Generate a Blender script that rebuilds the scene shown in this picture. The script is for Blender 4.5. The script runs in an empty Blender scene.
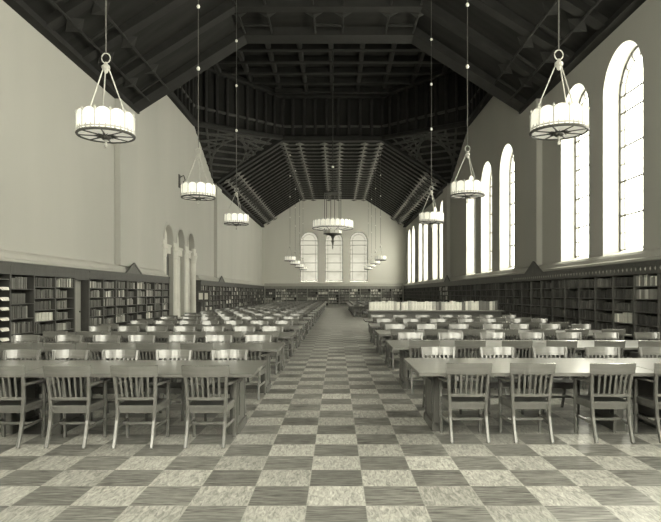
import bpy, math, random
from math import sin, cos, pi, sqrt
from mathutils import Vector
rnd = random.Random(11)
scene = bpy.context.scene
COL = scene.collection

# ------------------------------------------------------------------ room measures (metres, camera looks along +Y)
F, PX, PY, CAMZ = 587.0, 336.5, 293.0, 1.62
XL, XR = -8.35, 7.75            # side walls
YF, YE = -1.8, 65.6             # wall behind the camera, end wall
EAVE, FLAT = 9.1, 12.15          # nave ceiling
XC, HALF = -0.3, 3.45           # flat part of the ceiling
YN, YO = 24.0, 40.0             # crossing
LUN0, LUN1, LUNZ = 28.6, 34.2, 11.5
CASE_H, CASE_D = 2.38, 0.35     # bookcases
CFL, CFR = XL + CASE_D, XR - CASE_D

# ------------------------------------------------------------------ materials
def tint(v):
    return (v, v * 0.988, v * 0.91, 1.0)

def new_mat(name):
    m = bpy.data.materials.new(name); m.use_nodes = True
    nt = m.node_tree
    return m, nt, nt.nodes['Principled BSDF']

def plain(name, v, rough=0.6, var=0.12, scale=(6, 6, 6), rand=0.0, spec=0.5, metal=0.0, detail=4, col=None):
    m, nt, b = new_mat(name)
    tc = nt.nodes.new('ShaderNodeTexCoord'); mp = nt.nodes.new('ShaderNodeMapping')
    mp.inputs['Scale'].default_value = scale
    nt.links.new(tc.outputs['Object'], mp.inputs['Vector'])
    n = nt.nodes.new('ShaderNodeTexNoise'); n.inputs['Scale'].default_value = 1.0; n.inputs['Detail'].default_value = detail
    nt.links.new(mp.outputs['Vector'], n.inputs['Vector'])
    r = nt.nodes.new('ShaderNodeMapRange')
    r.inputs['From Min'].default_value = 0.25; r.inputs['From Max'].default_value = 0.75
    r.inputs['To Min'].default_value = 1 - var; r.inputs['To Max'].default_value = 1 + var
    nt.links.new(n.outputs['Fac'], r.inputs['Value'])
    fac = r.outputs['Result']
    if rand:
        oi = nt.nodes.new('ShaderNodeObjectInfo')
        r2 = nt.nodes.new('ShaderNodeMapRange'); r2.inputs['To Min'].default_value = 1 - rand; r2.inputs['To Max'].default_value = 1 + rand
        nt.links.new(oi.outputs['Random'], r2.inputs['Value'])
        mu = nt.nodes.new('ShaderNodeMath'); mu.operation = 'MULTIPLY'
        nt.links.new(fac, mu.inputs[0]); nt.links.new(r2.outputs['Result'], mu.inputs[1]); fac = mu.outputs[0]
    vm = nt.nodes.new('ShaderNodeVectorMath'); vm.operation = 'SCALE'
    c = col or tint(v)
    vm.inputs[0].default_value = c[:3]
    nt.links.new(fac, vm.inputs['Scale'])
    nt.links.new(vm.outputs['Vector'], b.inputs['Base Color'])
    b.inputs['Roughness'].default_value = rough
    b.inputs['Specular IOR Level'].default_value = spec
    b.inputs['Metallic'].default_value = metal
    return m

M = {}
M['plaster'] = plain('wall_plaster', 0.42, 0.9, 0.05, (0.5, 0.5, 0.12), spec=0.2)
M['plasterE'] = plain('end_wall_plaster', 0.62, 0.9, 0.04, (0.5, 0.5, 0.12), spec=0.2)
M['stone'] = plain('carved_stone', 0.6, 0.85, 0.08, (2, 2, 2), spec=0.2)
M['ledge'] = plain('painted_ledge', 0.42, 0.8, 0.04, (1, 1, 1), spec=0.2)
M['roof'] = plain('dark_ceiling_boards', 0.017, 0.85, 0.35, (0.6, 3, 0.6), spec=0.2)
M['rafter'] = plain('dark_rafter_wood', 0.015, 0.75, 0.3, (2, 2, 2), spec=0.3)
M['rafteredge'] = plain('painted_rafter_edge', 0.085, 0.7, 0.4, (5, 5, 5), spec=0.3)
M['lattice'] = plain('painted_lattice_wood', 0.13, 0.75, 0.5, (7, 7, 7), spec=0.3)
M['drum'] = plain('dark_dome_panels', 0.016, 0.85, 0.5, (1.2, 1.2, 0.4), spec=0.2)
M['chair'] = plain('oak_chair', 0.108, 0.30, 0.16, (14, 14, 5), rand=0.07, spec=0.5)
M['chairrail'] = plain('oak_chair_rail', 0.118, 0.24, 0.16, (5, 14, 40), rand=0.07, spec=0.5)
M['seat'] = plain('dark_seat_top', 0.03, 0.45, 0.2, (9, 9, 9))  # seat top, darker than the chair wood
M['table'] = plain('oak_table_top', 0.13, 0.4, 0.12, (2, 18, 18), rand=0.06, spec=0.5)
M['tableleg'] = plain('oak_table_base', 0.085, 0.45, 0.15, (9, 9, 3), spec=0.5)
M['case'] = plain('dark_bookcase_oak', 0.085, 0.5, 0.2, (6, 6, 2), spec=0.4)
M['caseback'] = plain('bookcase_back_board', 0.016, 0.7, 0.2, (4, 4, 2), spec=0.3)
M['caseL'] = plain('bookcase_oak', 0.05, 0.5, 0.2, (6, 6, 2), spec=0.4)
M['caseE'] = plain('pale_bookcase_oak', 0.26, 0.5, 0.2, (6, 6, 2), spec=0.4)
M['rosette'] = plain('carved_rosette', 0.32, 0.6, 0.1, (9, 9, 9))
for k_, cw, cr in (('chair', .5, .2), ('chairrail', 1.0, .22), ('table', .55, .2)):
    b_ = M[k_].node_tree.nodes['Principled BSDF']; b_.inputs['Coat Weight'].default_value = cw; b_.inputs['Coat Roughness'].default_value = cr; b_.inputs['Coat IOR'].default_value = 1.6
M['door'] = plain('grey_painted_door', 0.26, 0.5, 0.05, (2, 2, 1))
M['brass'] = plain('aged_bronze', 0.10, 0.45, 0.25, (30, 30, 30), metal=0.5)
M['iron'] = plain('dark_iron', 0.035, 0.55, 0.2, (20, 20, 20), metal=0.3)
M['pale'] = plain('pale_metal', 0.42, 0.4, 0.15, (20, 20, 20), metal=0.2)
M['bead'] = plain('white_glazed_bead', 0.75, 0.3, 0.05, (20, 20, 20))
M['frame'] = plain('window_bars', 0.10, 0.6, 0.05)
M['paper'] = plain('newsprint', 0.72, 0.8, 0.12, (25, 25, 60))
M['counter'] = plain('counter_oak', 0.16, 0.35, 0.12, (3, 20, 20))
M['pages'] = plain('page_edges', 0.50, 0.9, 0.1, (10, 10, 90))
BOOKV = [0.035, 0.05, 0.07, 0.09, 0.12, 0.16, 0.22, 0.46, 0.78]
for i, v in enumerate(BOOKV):
    M['book%d' % i] = plain('book_cloth_tone_%d' % i, v, 0.65, 0.15, (40, 40, 12))

def glass(name, trans):
    m = bpy.data.materials.new(name); m.use_nodes = True; nt = m.node_tree
    nt.nodes.clear()
    out = nt.nodes.new('ShaderNodeOutputMaterial'); mix = nt.nodes.new('ShaderNodeMixShader')
    t = nt.nodes.new('ShaderNodeBsdfTransparent'); t.inputs['Color'].default_value = tint(trans) if trans < .5 else (trans, trans, trans * .97, 1)
    g = nt.nodes.new('ShaderNodeBsdfGlossy'); g.inputs['Roughness'].default_value = 0.05
    g.inputs['Color'].default_value = (.8, .8, .8, 1)
    mix.inputs['Fac'].default_value = 0.05 if trans > .5 else 0.015
    nt.links.new(t.outputs[0], mix.inputs[1]); nt.links.new(g.outputs[0], mix.inputs[2]); nt.links.new(mix.outputs[0], out.inputs['Surface'])
    return m
M['glass'] = glass('window_glass', 0.95)
M['greyglass'] = glass('shaded_window_glass', 0.042)

def lampglass(name, strength):
    m, nt, b = new_mat(name)
    tc = nt.nodes.new('ShaderNodeTexCoord')
    n = nt.nodes.new('ShaderNodeTexNoise'); n.inputs['Scale'].default_value = 11.0; n.inputs['Detail'].default_value = 3
    nt.links.new(tc.outputs['Object'], n.inputs['Vector'])
    r = nt.nodes.new('ShaderNodeMapRange'); r.inputs['From Min'].default_value = .3; r.inputs['From Max'].default_value = .7
    r.inputs['To Min'].default_value = strength * .75; r.inputs['To Max'].default_value = strength * 1.2
    nt.links.new(n.outputs['Fac'], r.inputs['Value'])
    b.inputs['Base Color'].default_value = tint(.7)
    b.inputs['Emission Color'].default_value = (1, .97, .80, 1)
    nt.links.new(r.outputs['Result'], b.inputs['Emission Strength'])
    b.inputs['Roughness'].default_value = .4
    return m
LAMP = 0.30
M['lamp'] = lampglass('lit_lamp_glass', LAMP)
M['lampbase'] = lampglass('lit_lamp_base_glass', LAMP * 0.9)

def floor_mat():
    m, nt, b = new_mat('checkered_floor_tiles')
    L = nt.links.new; N = nt.nodes.new
    def math(op, a, bb=None):
        n = N('ShaderNodeMath'); n.operation = op
        for i, x in enumerate((a, bb)):
            if x is None: continue
            if isinstance(x, (int, float)): n.inputs[i].default_value = x
            else: L(x, n.inputs[i])
        return n.outputs[0]
    tc = N('ShaderNodeTexCoord'); s = N('ShaderNodeSeparateXYZ'); L(tc.outputs['Object'], s.inputs[0])
    u = math('DIVIDE', math('ADD', s.outputs[0], 0.2275), 0.451)
    v = math('DIVIDE', math('SUBTRACT', s.outputs[1], 4.469), 0.4525)
    fu, fv = math('FLOOR', u), math('FLOOR', v)
    par = math('PINGPONG', math('ADD', fu, fv), 1.0)       # 0 = pale, 1 = dark
    cv = N('ShaderNodeCombineXYZ'); L(fu, cv.inputs[0]); L(fv, cv.inputs[1])
    wn = N('ShaderNodeTexWhiteNoise'); wn.noise_dimensions = '2D'; L(cv.outputs[0], wn.inputs['Vector'])
    def streak(sx, sy, dist):
        c = N('ShaderNodeCombineXYZ')
        L(math('MULTIPLY', s.outputs[0], sx), c.inputs[0]); L(math('MULTIPLY', s.outputs[1], sy), c.inputs[1])
        L(math('MULTIPLY', wn.outputs['Value'], 60.0), c.inputs[2])
        n = N('ShaderNodeTexNoise'); n.inputs['Scale'].default_value = 1; n.inputs['Detail'].default_value = 5
        n.inputs['Roughness'].default_value = .6; n.inputs['Distortion'].default_value = dist
        L(c.outputs[0], n.inputs['Vector'])
        return n.outputs['Fac']
    sd = streak(5, 62, .5)
    sl = streak(34, 9, 1.2)
    def ramp(x, lo, hi):
        r = N('ShaderNodeMapRange'); r.inputs['From Min'].default_value = .32; r.inputs['From Max'].default_value = .7
        r.inputs['To Min'].default_value = lo; r.inputs['To Max'].default_value = hi; L(x, r.inputs['Value']); return r.outputs['Result']
    dark = ramp(sd, 0.04, 0.29)
    light = ramp(sl, 0.21, 0.54)
    tv = N('ShaderNodeMapRange'); tv.inputs['To Min'].default_value = .80; tv.inputs['To Max'].default_value = 1.18
    L(wn.outputs['Value'], tv.inputs['Value'])
    mx = N('ShaderNodeMix'); mx.data_type = 'FLOAT'
    L(par, mx.inputs[0]); L(light, mx.inputs[2]); L(dark, mx.inputs[3])
    val = math('MULTIPLY', mx.outputs[0], tv.outputs['Result'])
    # thin joints
    eu = math('ABSOLUTE', math('SUBTRACT', math('FRACT', u), 0.5)); ev = math('ABSOLUTE', math('SUBTRACT', math('FRACT', v), 0.5))
    j = math('GREATER_THAN', math('MAXIMUM', eu, ev), 0.492)
    mj = N('ShaderNodeMix'); mj.data_type = 'FLOAT'
    L(math('MULTIPLY', j, .5), mj.inputs[0]); L(val, mj.inputs[2]); mj.inputs[3].default_value = .36
    sc = N('ShaderNodeVectorMath'); sc.operation = 'SCALE'; sc.inputs[0].default_value = tint(1.0)[:3]
    L(mj.outputs[0], sc.inputs['Scale']); L(sc.outputs['Vector'], b.inputs['Base Color'])
    b.inputs['Roughness'].default_value = .34
    b.inputs['Specular IOR Level'].default_value = .42
    bn = N('ShaderNodeTexNoise'); bn.inputs['Scale'].default_value = 2.2; L(tc.outputs['Object'], bn.inputs['Vector'])
    rr = N('ShaderNodeMapRange'); rr.inputs['To Min'].default_value = .27; rr.inputs['To Max'].default_value = .40
    L(bn.outputs['Fac'], rr.inputs['Value']); L(rr.outputs['Result'], b.inputs['Roughness'])
    return m
M['floor'] = floor_mat()

# ------------------------------------------------------------------ mesh builder
class MB:
    def __init__(s): s.v = []; s.f = []; s.m = []
    def add(s, vs, fs, mi=0):
        b = len(s.v); s.v.extend(tuple(x) for x in vs)
        for f in fs: s.f.append(tuple(b + i for i in f)); s.m.append(mi)
    def box(s, x0, x1, y0, y1, z0, z1, mi=0):
        s.add([(x0,y0,z0),(x1,y0,z0),(x1,y1,z0),(x0,y1,z0),(x0,y0,z1),(x1,y0,z1),(x1,y1,z1),(x0,y1,z1)],
              [(0,3,2,1),(4,5,6,7),(0,1,5,4),(1,2,6,5),(2,3,7,6),(3,0,4,7)], mi)
    def sweep(s, pts, w, h, up=(0,0,1), mi=0, ch=0.18):
        pts = [Vector(p) for p in pts]; n = len(pts)
        ws = w if isinstance(w, (list, tuple)) else [w]*n; hs = h if isinstance(h, (list, tuple)) else [h]*n
        up = Vector(up); rings = []
        for i, p in enumerate(pts):
            d = (pts[min(i+1, n-1)] - pts[max(i-1, 0)]).normalized()
            sd = d.cross(up)
            sd = sd.normalized() if sd.length > 1e-6 else Vector((1,0,0))
            u = sd.cross(d).normalized()
            a, b = ws[i]/2, hs[i]/2; c = min(a, b) * 2 * ch
            sec = [(a,-b+c),(a,b-c),(a-c,b),(-a+c,b),(-a,b-c),(-a,-b+c),(-a+c,-b),(a-c,-b)]
            rings.append([p + sd*x + u*y for x, y in sec])
        vs = [v for r in rings for v in r]; k = 8; fs = []
        for i in range(n-1):
            for j in range(k):
                fs.append((i*k+j, i*k+(j+1) % k, (i+1)*k+(j+1) % k, (i+1)*k+j))
        fs.append(tuple(range(k-1, -1, -1))); fs.append(tuple((n-1)*k+j for j in range(k)))
        s.add(vs, fs, mi)
    def tube(s, pts, r, k=6, mi=0, closed=False):
        pts = [Vector(p) for p in pts]; n = len(pts); vs = []
        rs = r if isinstance(r, (list, tuple)) else [r]*n
        for i, p in enumerate(pts):
            a = pts[(i+1) % n] if closed else pts[min(i+1, n-1)]; b = pts[(i-1) % n] if closed else pts[max(i-1, 0)]
            d = (a - b).normalized(); up = Vector((0,0,1)) if abs(d.z) < .95 else Vector((1,0,0))
            sd = d.cross(up).normalized(); u = sd.cross(d)
            for j in range(k):
                t = 2*pi*j/k; vs.append(p + sd*cos(t)*rs[i] + u*sin(t)*rs[i])
        fs = []
        for i in range(n if closed else n-1):
            i2 = (i+1) % n
            for j in range(k): fs.append((i*k+j, i*k+(j+1) % k, i2*k+(j+1) % k, i2*k+j))
        if not closed: fs.append(tuple(range(k-1,-1,-1))); fs.append(tuple((n-1)*k+j for j in range(k)))
        s.add(vs, fs, mi)
    def lathe(s, prof, k=12, c=(0,0,0), mi=0):
        vs = []; fs = []; n = len(prof)
        for r, z in prof:
            for j in range(k):
                t = 2*pi*j/k; vs.append((c[0]+r*cos(t), c[1]+r*sin(t), c[2]+z))
        for i in range(n-1):
            for j in range(k): fs.append((i*k+j, i*k+(j+1) % k, (i+1)*k+(j+1) % k, (i+1)*k+j))
        fs.append(tuple(range(k-1,-1,-1))); fs.append(tuple((n-1)*k+j for j in range(k)))
        s.add(vs, fs, mi)
    def prism(s, poly, d0, d1, axis, mi=0):
        # poly: 2-D points; axis 'x': (d, a, b) ; 'y': (a, d, b) ; 'z': (a, b, d)
        def P(a, b, d): return {'x': (d,a,b), 'y': (a,d,b), 'z': (a,b,d)}[axis]
        n = len(poly); vs = [P(a,b,d0) for a,b in poly] + [P(a,b,d1) for a,b in poly]
        fs = [tuple(range(n-1,-1,-1)), tuple(range(n,2*n))] + [(i,(i+1)%n,n+(i+1)%n,n+i) for i in range(n)]
        s.add(vs, fs, mi)
    def mesh(s, name, mats, smooth=False):
        me = bpy.data.meshes.new(name); me.from_pydata(s.v, [], s.f)
        for m in (mats if isinstance(mats, (list, tuple)) else [mats]): me.materials.append(m)
        me.polygons.foreach_set('material_index', s.m)
        import bmesh
        bm = bmesh.new(); bm.from_mesh(me); bmesh.ops.recalc_face_normals(bm, faces=bm.faces); bm.to_mesh(me); bm.free()
        if smooth:
            me.polygons.foreach_set('use_smooth', [True]*len(me.polygons))
        me.update(); return me

def link(name, me, parent=None, loc=None, rz=0):
    o = bpy.data.objects.new(name, me); COL.objects.link(o)
    if parent: o.parent = parent
    if loc: o.location = loc
    if rz: o.rotation_euler = (0, 0, rz)
    return o
def tag(o, label, cat, group=None, kind=None):
    o['label'] = label; o['category'] = cat
    if group: o['group'] = group
    if kind: o['kind'] = kind
    return o
def struct(name, mb, mats, parent=None, smooth=False):
    o = link(name, mb.mesh(name, mats, smooth) if isinstance(mb, MB) else mb, parent)
    if not parent: o['kind'] = 'structure'
    return o
def thing(name, label, cat, loc=(0,0,0), rz=0, group=None):
    return tag(link(name, None, None, loc, rz), label, cat, group)
def spawn(tpl, name, label, cat, loc, rz=0, group=None):
    """tpl: list of (part name, mesh[, [(sub-part name, mesh)]])"""
    r = thing(name, label, cat, loc, rz, group)
    for t in tpl:
        c = link(t[0], t[1], r)
        for sname, sm in (t[2] if len(t) > 2 else []): link(sname, sm, c)
    return r
ONES = 'zeroth first second third fourth fifth sixth seventh eighth ninth tenth eleventh twelfth thirteenth fourteenth fifteenth sixteenth seventeenth eighteenth nineteenth'.split()
def ordn(n):
    if n < 20: return ONES[n]
    t, u = divmod(n, 10)
    if u == 0: return {2:'twentieth',3:'thirtieth',4:'fortieth',5:'fiftieth'}[t]
    return {2:'twenty',3:'thirty',4:'forty',5:'fifty'}[t] + '-' + ONES[u]

# ------------------------------------------------------------------ camera, world
cd = bpy.data.cameras.new('camera'); cam = bpy.data.objects.new('camera', cd); COL.objects.link(cam)
cam.location = (0, 0, CAMZ); cam.rotation_euler = (pi/2, 0, 0)
cd.sensor_width = 36; cd.lens = 36*F/661; cd.shift_x = -6/661; cd.shift_y = 32/661; cd.clip_end = 300
scene.camera = cam
w = bpy.data.worlds.new('world'); scene.world = w; w.use_nodes = True
bg = w.node_tree.nodes['Background']; bg.inputs['Color'].default_value = (1, .975, .835, 1); bg.inputs['Strength'].default_value = 10.0
scene.view_settings.view_transform = 'Standard'; scene.view_settings.look = 'None'
scene.view_settings.exposure = 0.72; scene.view_settings.gamma = 1.0; scene.view_settings.use_curve_mapping = False
scene.cycles.use_denoising = True
scene.cycles.sample_clamp_indirect = 8.0; scene.cycles.max_bounces = 8; scene.cycles.diffuse_bounces = 5; scene.cycles.glossy_bounces = 3; scene.cycles.transparent_max_bounces = 8

# ------------------------------------------------------------------ floor
mb = MB(); mb.box(XL-1.2, XR+1.2, YF-.6, YE+1.2, -.2, 0); struct('floor', mb, M['floor'])

# ------------------------------------------------------------------ walls with arched openings
def top_side(y):
    if y <= YN or y >= YO: return EAVE
    if y < LUN0: return EAVE + (LUNZ-EAVE)*(y-YN)/(LUN0-YN)
    if y <= LUN1: return LUNZ
    return LUNZ + (EAVE-LUNZ)*(y-LUN1)/(YO-LUN1)
def top_end(x):
    a, b = XC-HALF, XC+HALF
    if x < a: return EAVE + (FLAT-EAVE)*(x-XL)/(a-XL)
    if x > b: return EAVE + (FLAT-EAVE)*(XR-x)/(XR-b)
    return FLAT
NARC = 24
def wall_mesh(a0, a1, topf, breaks, holes, P, depth, extra_sill=0.0):
    """holes: (centre, r, sill, spring).  P(a, z, d): d metres behind the face."""
    mb = MB(); holes = sorted(holes)
    def strip(x0, x1, zlo=lambda x: 0.0):
        xs = [x0] + [b for b in breaks if x0 < b < x1] + [x1]
        for p, q in zip(xs, xs[1:]):
            mb.add([P(p, zlo(p), 0), P(q, zlo(q), 0), P(q, topf(q), 0), P(p, topf(p), 0)], [(0,1,2,3)])
    cur = a0
    for (c, r, sill, spring) in holes:
        strip(cur, c-r)
        if sill > 0: mb.add([P(c-r,0,0), P(c+r,0,0), P(c+r,sill,0), P(c-r,sill,0)], [(0,1,2,3)])
        arc = [(c - r*cos(pi*i/NARC), spring + r*sin(pi*i/NARC)) for i in range(NARC+1)]
        for (x, z), (x2, z2) in zip(arc, arc[1:]):
            mb.add([P(x,z,0), P(x2,z2,0), P(x2,topf(x2),0), P(x,topf(x),0)], [(0,1,2,3)])
        ring = [(c-r, sill)] + arc + [(c+r, sill)]
        for (x, z), (x2, z2) in zip(ring, ring[1:]):
            mb.add([P(x,z,0), P(x2,z2,0), P(x2,z2,depth), P(x,z,depth)], [(0,1,2,3)])
        # sill slopes up to the glass
        mb.add([P(c-r,sill,0), P(c+r,sill,0), P(c+r,sill+extra_sill,depth), P(c-r,sill+extra_sill,depth)], [(0,1,2,3)])
        cur = c+r
    strip(cur, a1)
    return mb
RWIN = [0.0, 3.2, 8.0, 11.2, 15.96, 19.15, 26.75, 30.35, 33.9, 43.0, 46.2, 51.0, 54.2, 59.2, 62.5]
RR, RSILL, RSPR = 1.11, 2.70, 7.28
GD = 0.5
holesR = [(y, RR, RSILL, RSPR) for y in RWIN]
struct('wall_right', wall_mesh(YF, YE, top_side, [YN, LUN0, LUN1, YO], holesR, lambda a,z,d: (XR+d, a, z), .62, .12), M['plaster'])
EWIN = [-3.07, -.28, 2.5]; ER, ESILL, ESPR = 1.0, 2.85, 7.5
holesE = [(x, ER, ESILL, ESPR) for x in EWIN]
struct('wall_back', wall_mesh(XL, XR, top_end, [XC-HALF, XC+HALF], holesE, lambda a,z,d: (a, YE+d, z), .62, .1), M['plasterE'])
FWIN = [XC-4.9, XC, XC+4.9]; FR, FSILL, FSPR = 1.5, 2.7, 8.3  # unseen windows behind the camera, invented and sized for their light on the chairs
struct('wall_front', wall_mesh(XL, XR, top_end, [XC-HALF, XC+HALF], [(x, FR, FSILL, FSPR) for x in FWIN], lambda a,z,d: (a, YF-d, z), .62, .1), M['plaster'])
ARCH = [29.25, 31.5, 33.72]; AR, ASPR = .74, 4.28
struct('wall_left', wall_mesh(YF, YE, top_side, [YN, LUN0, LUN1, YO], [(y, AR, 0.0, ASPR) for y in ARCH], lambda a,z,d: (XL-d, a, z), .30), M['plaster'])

# windows: bars + glass, each its own
def arch_pts(r, sill, spring, n=20):
    return [(-r, sill)] + [(-r*cos(pi*i/n), spring + r*sin(pi*i/n)) for i in range(n+1)] + [(r, sill)]
def window_meshes(r, sill, spring, P, name, gm, depth=.05):
    fr = MB()
    def bar(pts, wd, dp=depth):
        fr.sweep([P(a, z, 0) for a, z in pts], wd, dp, up=tuple(Vector(P(0,0,1)) - Vector(P(0,0,0))))
    bar(arch_pts(r-.02, sill+.13, spring), .07)
    bar([(-r, sill+.16), (r, sill+.16)], .035)
    inn = r - .30
    bar(arch_pts(inn, sill+.15, spring), .03)
    z = sill + .16; k = 0
    step = (spring - sill - .16) / 9
    for k in range(1, 10):
        zz = z + step*k
        if k % 2 == 0 or k == 9: bar([(-r, zz), (r, zz)], .05)
        else:
            bar([(-r, zz), (-inn, zz)], .022); bar([(inn, zz), (r, zz)], .022)
    for i in range(1, 8):
        t = pi*i/8
        bar([(-inn*cos(t), spring+inn*sin(t)), (-r*cos(t), spring+r*sin(t))], .022)
    gl = MB()
    ring = arch_pts(r, sill+.1, spring)
    vs = [P(a, z, .03) for a, z in ring]; gl.add(vs, [tuple(range(len(vs)))])
    return fr.mesh(name + '_frame', M['frame']), gl.mesh(name + '_pane', gm)
nwin = 0
def add_windows(cs, r, sill, spring, P, locf, gm):
    global nwin
    fm, pm = window_meshes(r, sill, spring, P, 'window', gm)
    for c in cs:
        nwin += 1
        o = link('window_%d' % nwin, None, None, locf(c)); o['kind'] = 'structure'
        link('window_frame', fm, o); link('pane', pm, o)
        if gm is M['greyglass']: continue
        ld = bpy.data.lights.new('daylight_portal', 'AREA'); ld.shape = 'RECTANGLE'
        ld.size = 2*r; ld.size_y = spring + r - sill; ld.cycles.is_portal = True
        lo = bpy.data.objects.new('daylight_portal', ld); COL.objects.link(lo)
        p = Vector(locf(c)) + Vector(P(0, (sill+spring+r)/2, .06)); lo.location = p
        n = Vector(P(0,0,0)) - Vector(P(0,0,1))
        lo.rotation_euler = n.to_track_quat('-Z', 'Z').to_euler()
add_windows(RWIN, RR, RSILL, RSPR, lambda a,z,d: (d, a, z), lambda c: (XR+GD, c, 0), M['glass'])
add_windows(EWIN, ER, ESILL, ESPR, lambda a,z,d: (a, d, z), lambda c: (c, YE+GD, 0), M['greyglass'])
add_windows(FWIN, FR, FSILL, FSPR, lambda a,z,d: (a, -d, z), lambda c: (c, YF-GD, 0), M['glass'])

# pilasters and ledges
ntrim = 0
def trim(mb, m):
    global ntrim
    ntrim += 1; return struct('trim_%d' % ntrim, mb, m)
for (y0, y1) in ((22.1, 24.0), (40.0, 41.6)):
    for X, sg in ((XL, 1), (XR, -1)):
        mb = MB(); x0, x1 = sorted((X, X+sg*.22)); mb.box(x0, x1, y0, y1, 2.66, EAVE-.01)
        trim(mb, M['plaster'])
LEDGE = [(0, 2.40), (.30, 2.40), (.30, 2.46), (.20, 2.50), (.16, 2.60), (.10, 2.66), (0, 2.70)]
def ledge(X, sg, y0, y1):
    mb = MB(); mb.prism([(X+sg*a, z) for a, z in LEDGE], y0, y1, 'y'); trim(mb, M['ledge'])
ledge(XR, -1, YF, YE); ledge(XL, 1, YF, 28.1); ledge(XL, 1, 34.85, YE)
mb = MB(); mb.prism([(YE-a, z) for a, z in LEDGE], XL+.31, XR-.31, 'x'); trim(mb, M['ledge'])

# arched doorways of the left wall: back wall, doors, columns with capitals
mb = MB(); mb.box(XL-.40, XL-.30, 27.6, 35.2, 0, 5.6); struct('wall_niche', mb, M['stone'])
for i, y in enumerate(ARCH):
    mb = MB(); mb.box(XL-.30, XL-.12, y-AR, y+AR, 3.62, 3.95); mb.box(XL-.30, XL-.07, y-AR, y+AR, 3.95, 4.06); trim(mb, M['stone'])
    mb = MB(); mb.box(XL-.295, XL-.23, y-AR+.02, y+AR-.02, 0.01, 3.6)
    for (a, b) in ((.12, .72), (.84, 1.44)):
        for (c, d) in ((.2, 1.1), (1.25, 3.4)): mb.box(XL-.23, XL-.215, y-AR+a, y-AR+b, c, d)
    d_ = struct('door_%d' % (i+1), mb, M['stone'] if i else M['case'])  # first door coloured dark to stand in for its arch's dark open slit
    hb = MB(); hb.lathe([(.0,0),(.03,.01),(.035,.03),(.0,.05)], 8, (XL-.21, y-.05, 1.05)); link('door_handle', hb.mesh('door_handle', M['brass']), d_)
for i, y in enumerate([ARCH[0]-AR-.02, (ARCH[0]+ARCH[1])/2, (ARCH[1]+ARCH[2])/2, ARCH[2]+AR+.02]):
    mb = MB()
    prof = [(.27,0),(.27,.12),(.23,.2),(.2,.26),(.19,3.35),(.215,3.42),(.215,3.48),(.29,3.8)]
    mb.lathe(prof, 14, (XL-.10, y, 0)); mb.box(XL-.28, XL+.07, y-.36, y+.36, 3.8, 3.98); mb.box(XL-.3, XL+.08, y-.29, y+.29, 0, .06)
    mb.box(XL-.1, XL+.03, y-.27, y+.27, 3.98, 4.2)
    trim(mb, M['stone'])
mb = MB()       # moulding around the three arches
for y in ARCH:
    mb.sweep([(XL+.005, y-(AR+.1)*cos(pi*i/16), ASPR+(AR+.1)*sin(pi*i/16)) for i in range(17)], .14, .03, up=(1,0,0))
trim(mb, M['plaster'])

# ------------------------------------------------------------------ ceilings
EPS = .35
PROF = [(XL-EPS, EAVE-.23), (XC-HALF, FLAT), (XC+HALF, FLAT), (XR+EPS, EAVE-.23)]
PROF[0] = (XL-EPS, EAVE-EPS*(FLAT-EAVE)/(XC-HALF-XL)); PROF[3] = (XR+EPS, EAVE-EPS*(FLAT-EAVE)/(XR-XC-HALF))
for nm, y0, y1 in (('ceiling_front', YF-.7, YN), ('ceiling_back', YO, YE+.7)):
    mb = MB()
    mb.prism(PROF + [(x, z+.25) for x, z in reversed(PROF)], y0, y1, 'y'); struct(nm, mb, M['roof'])
def profile_pt(s):
    """s in 0..1 along the ceiling profile from left eave to right eave -> (x, z, nx, nz) inward normal"""
    P = [Vector((XL, EAVE)), Vector((XC-HALF, FLAT)), Vector((XC+HALF, FLAT)), Vector((XR, EAVE))]
    Ls = [(b-a).length for a, b in zip(P, P[1:])]; t = s*sum(Ls)
    for i, l in enumerate(Ls):
        if t <= l or i == 2:
            p = P[i] + (P[i+1]-P[i])*(t/l); d = (P[i+1]-P[i]).normalized(); return p.x, p.y, d.y, -d.x
        t -= l
# rafters: one trapezoid frame each
def rafter_mesh(wd, hd, edges=True):
    mb = MB()
    I = [(XL, EAVE), (XC-HALF, FLAT), (XC+HALF, FLAT), (XR, EAVE)]
    J = [(XL+hd*.9, EAVE+.02-hd*.15), (XC-HALF+hd*.3, FLAT-hd), (XC+HALF-hd*.3, FLAT-hd), (XR-hd*.9, EAVE+.02-hd*.15)]
    for i in range(3):
        mb.prism([I[i], I[i+1], J[i+1], J[i]], -wd/2, wd/2, 'y')
        if edges:
            for sy in (-1, 1):
                a, b = Vector(J[i]), Vector(J[i+1]); n = Vector((0, -.03))
                mb.prism([a, b, b+n, a+n], sy*wd/2-.02, sy*wd/2+.02, 'y', 1)
    return mb.mesh('ceiling_beam', [M['rafter'], M['rafteredge']])
rm = rafter_mesh(.26, .2)
y = 40.9
while y < 65.3:
    o = link('ceiling_beam', rm, None, (0, y, 0)); o['kind'] = 'structure'; y += 1.12
rmn = rafter_mesh(.42, .34, False)
y = 23.4
while y > -1:
    o = link('ceiling_beam', rmn, None, (0, y, 0)); o['kind'] = 'structure'; y -= 2.3
# big edge beams at the crossing
for yy in (YN+.02, YO-.02):
    o = link('ceiling_beam', rafter_mesh(.5, .22, False), None, (0, yy, 0)); o['kind'] = 'structure'
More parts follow.
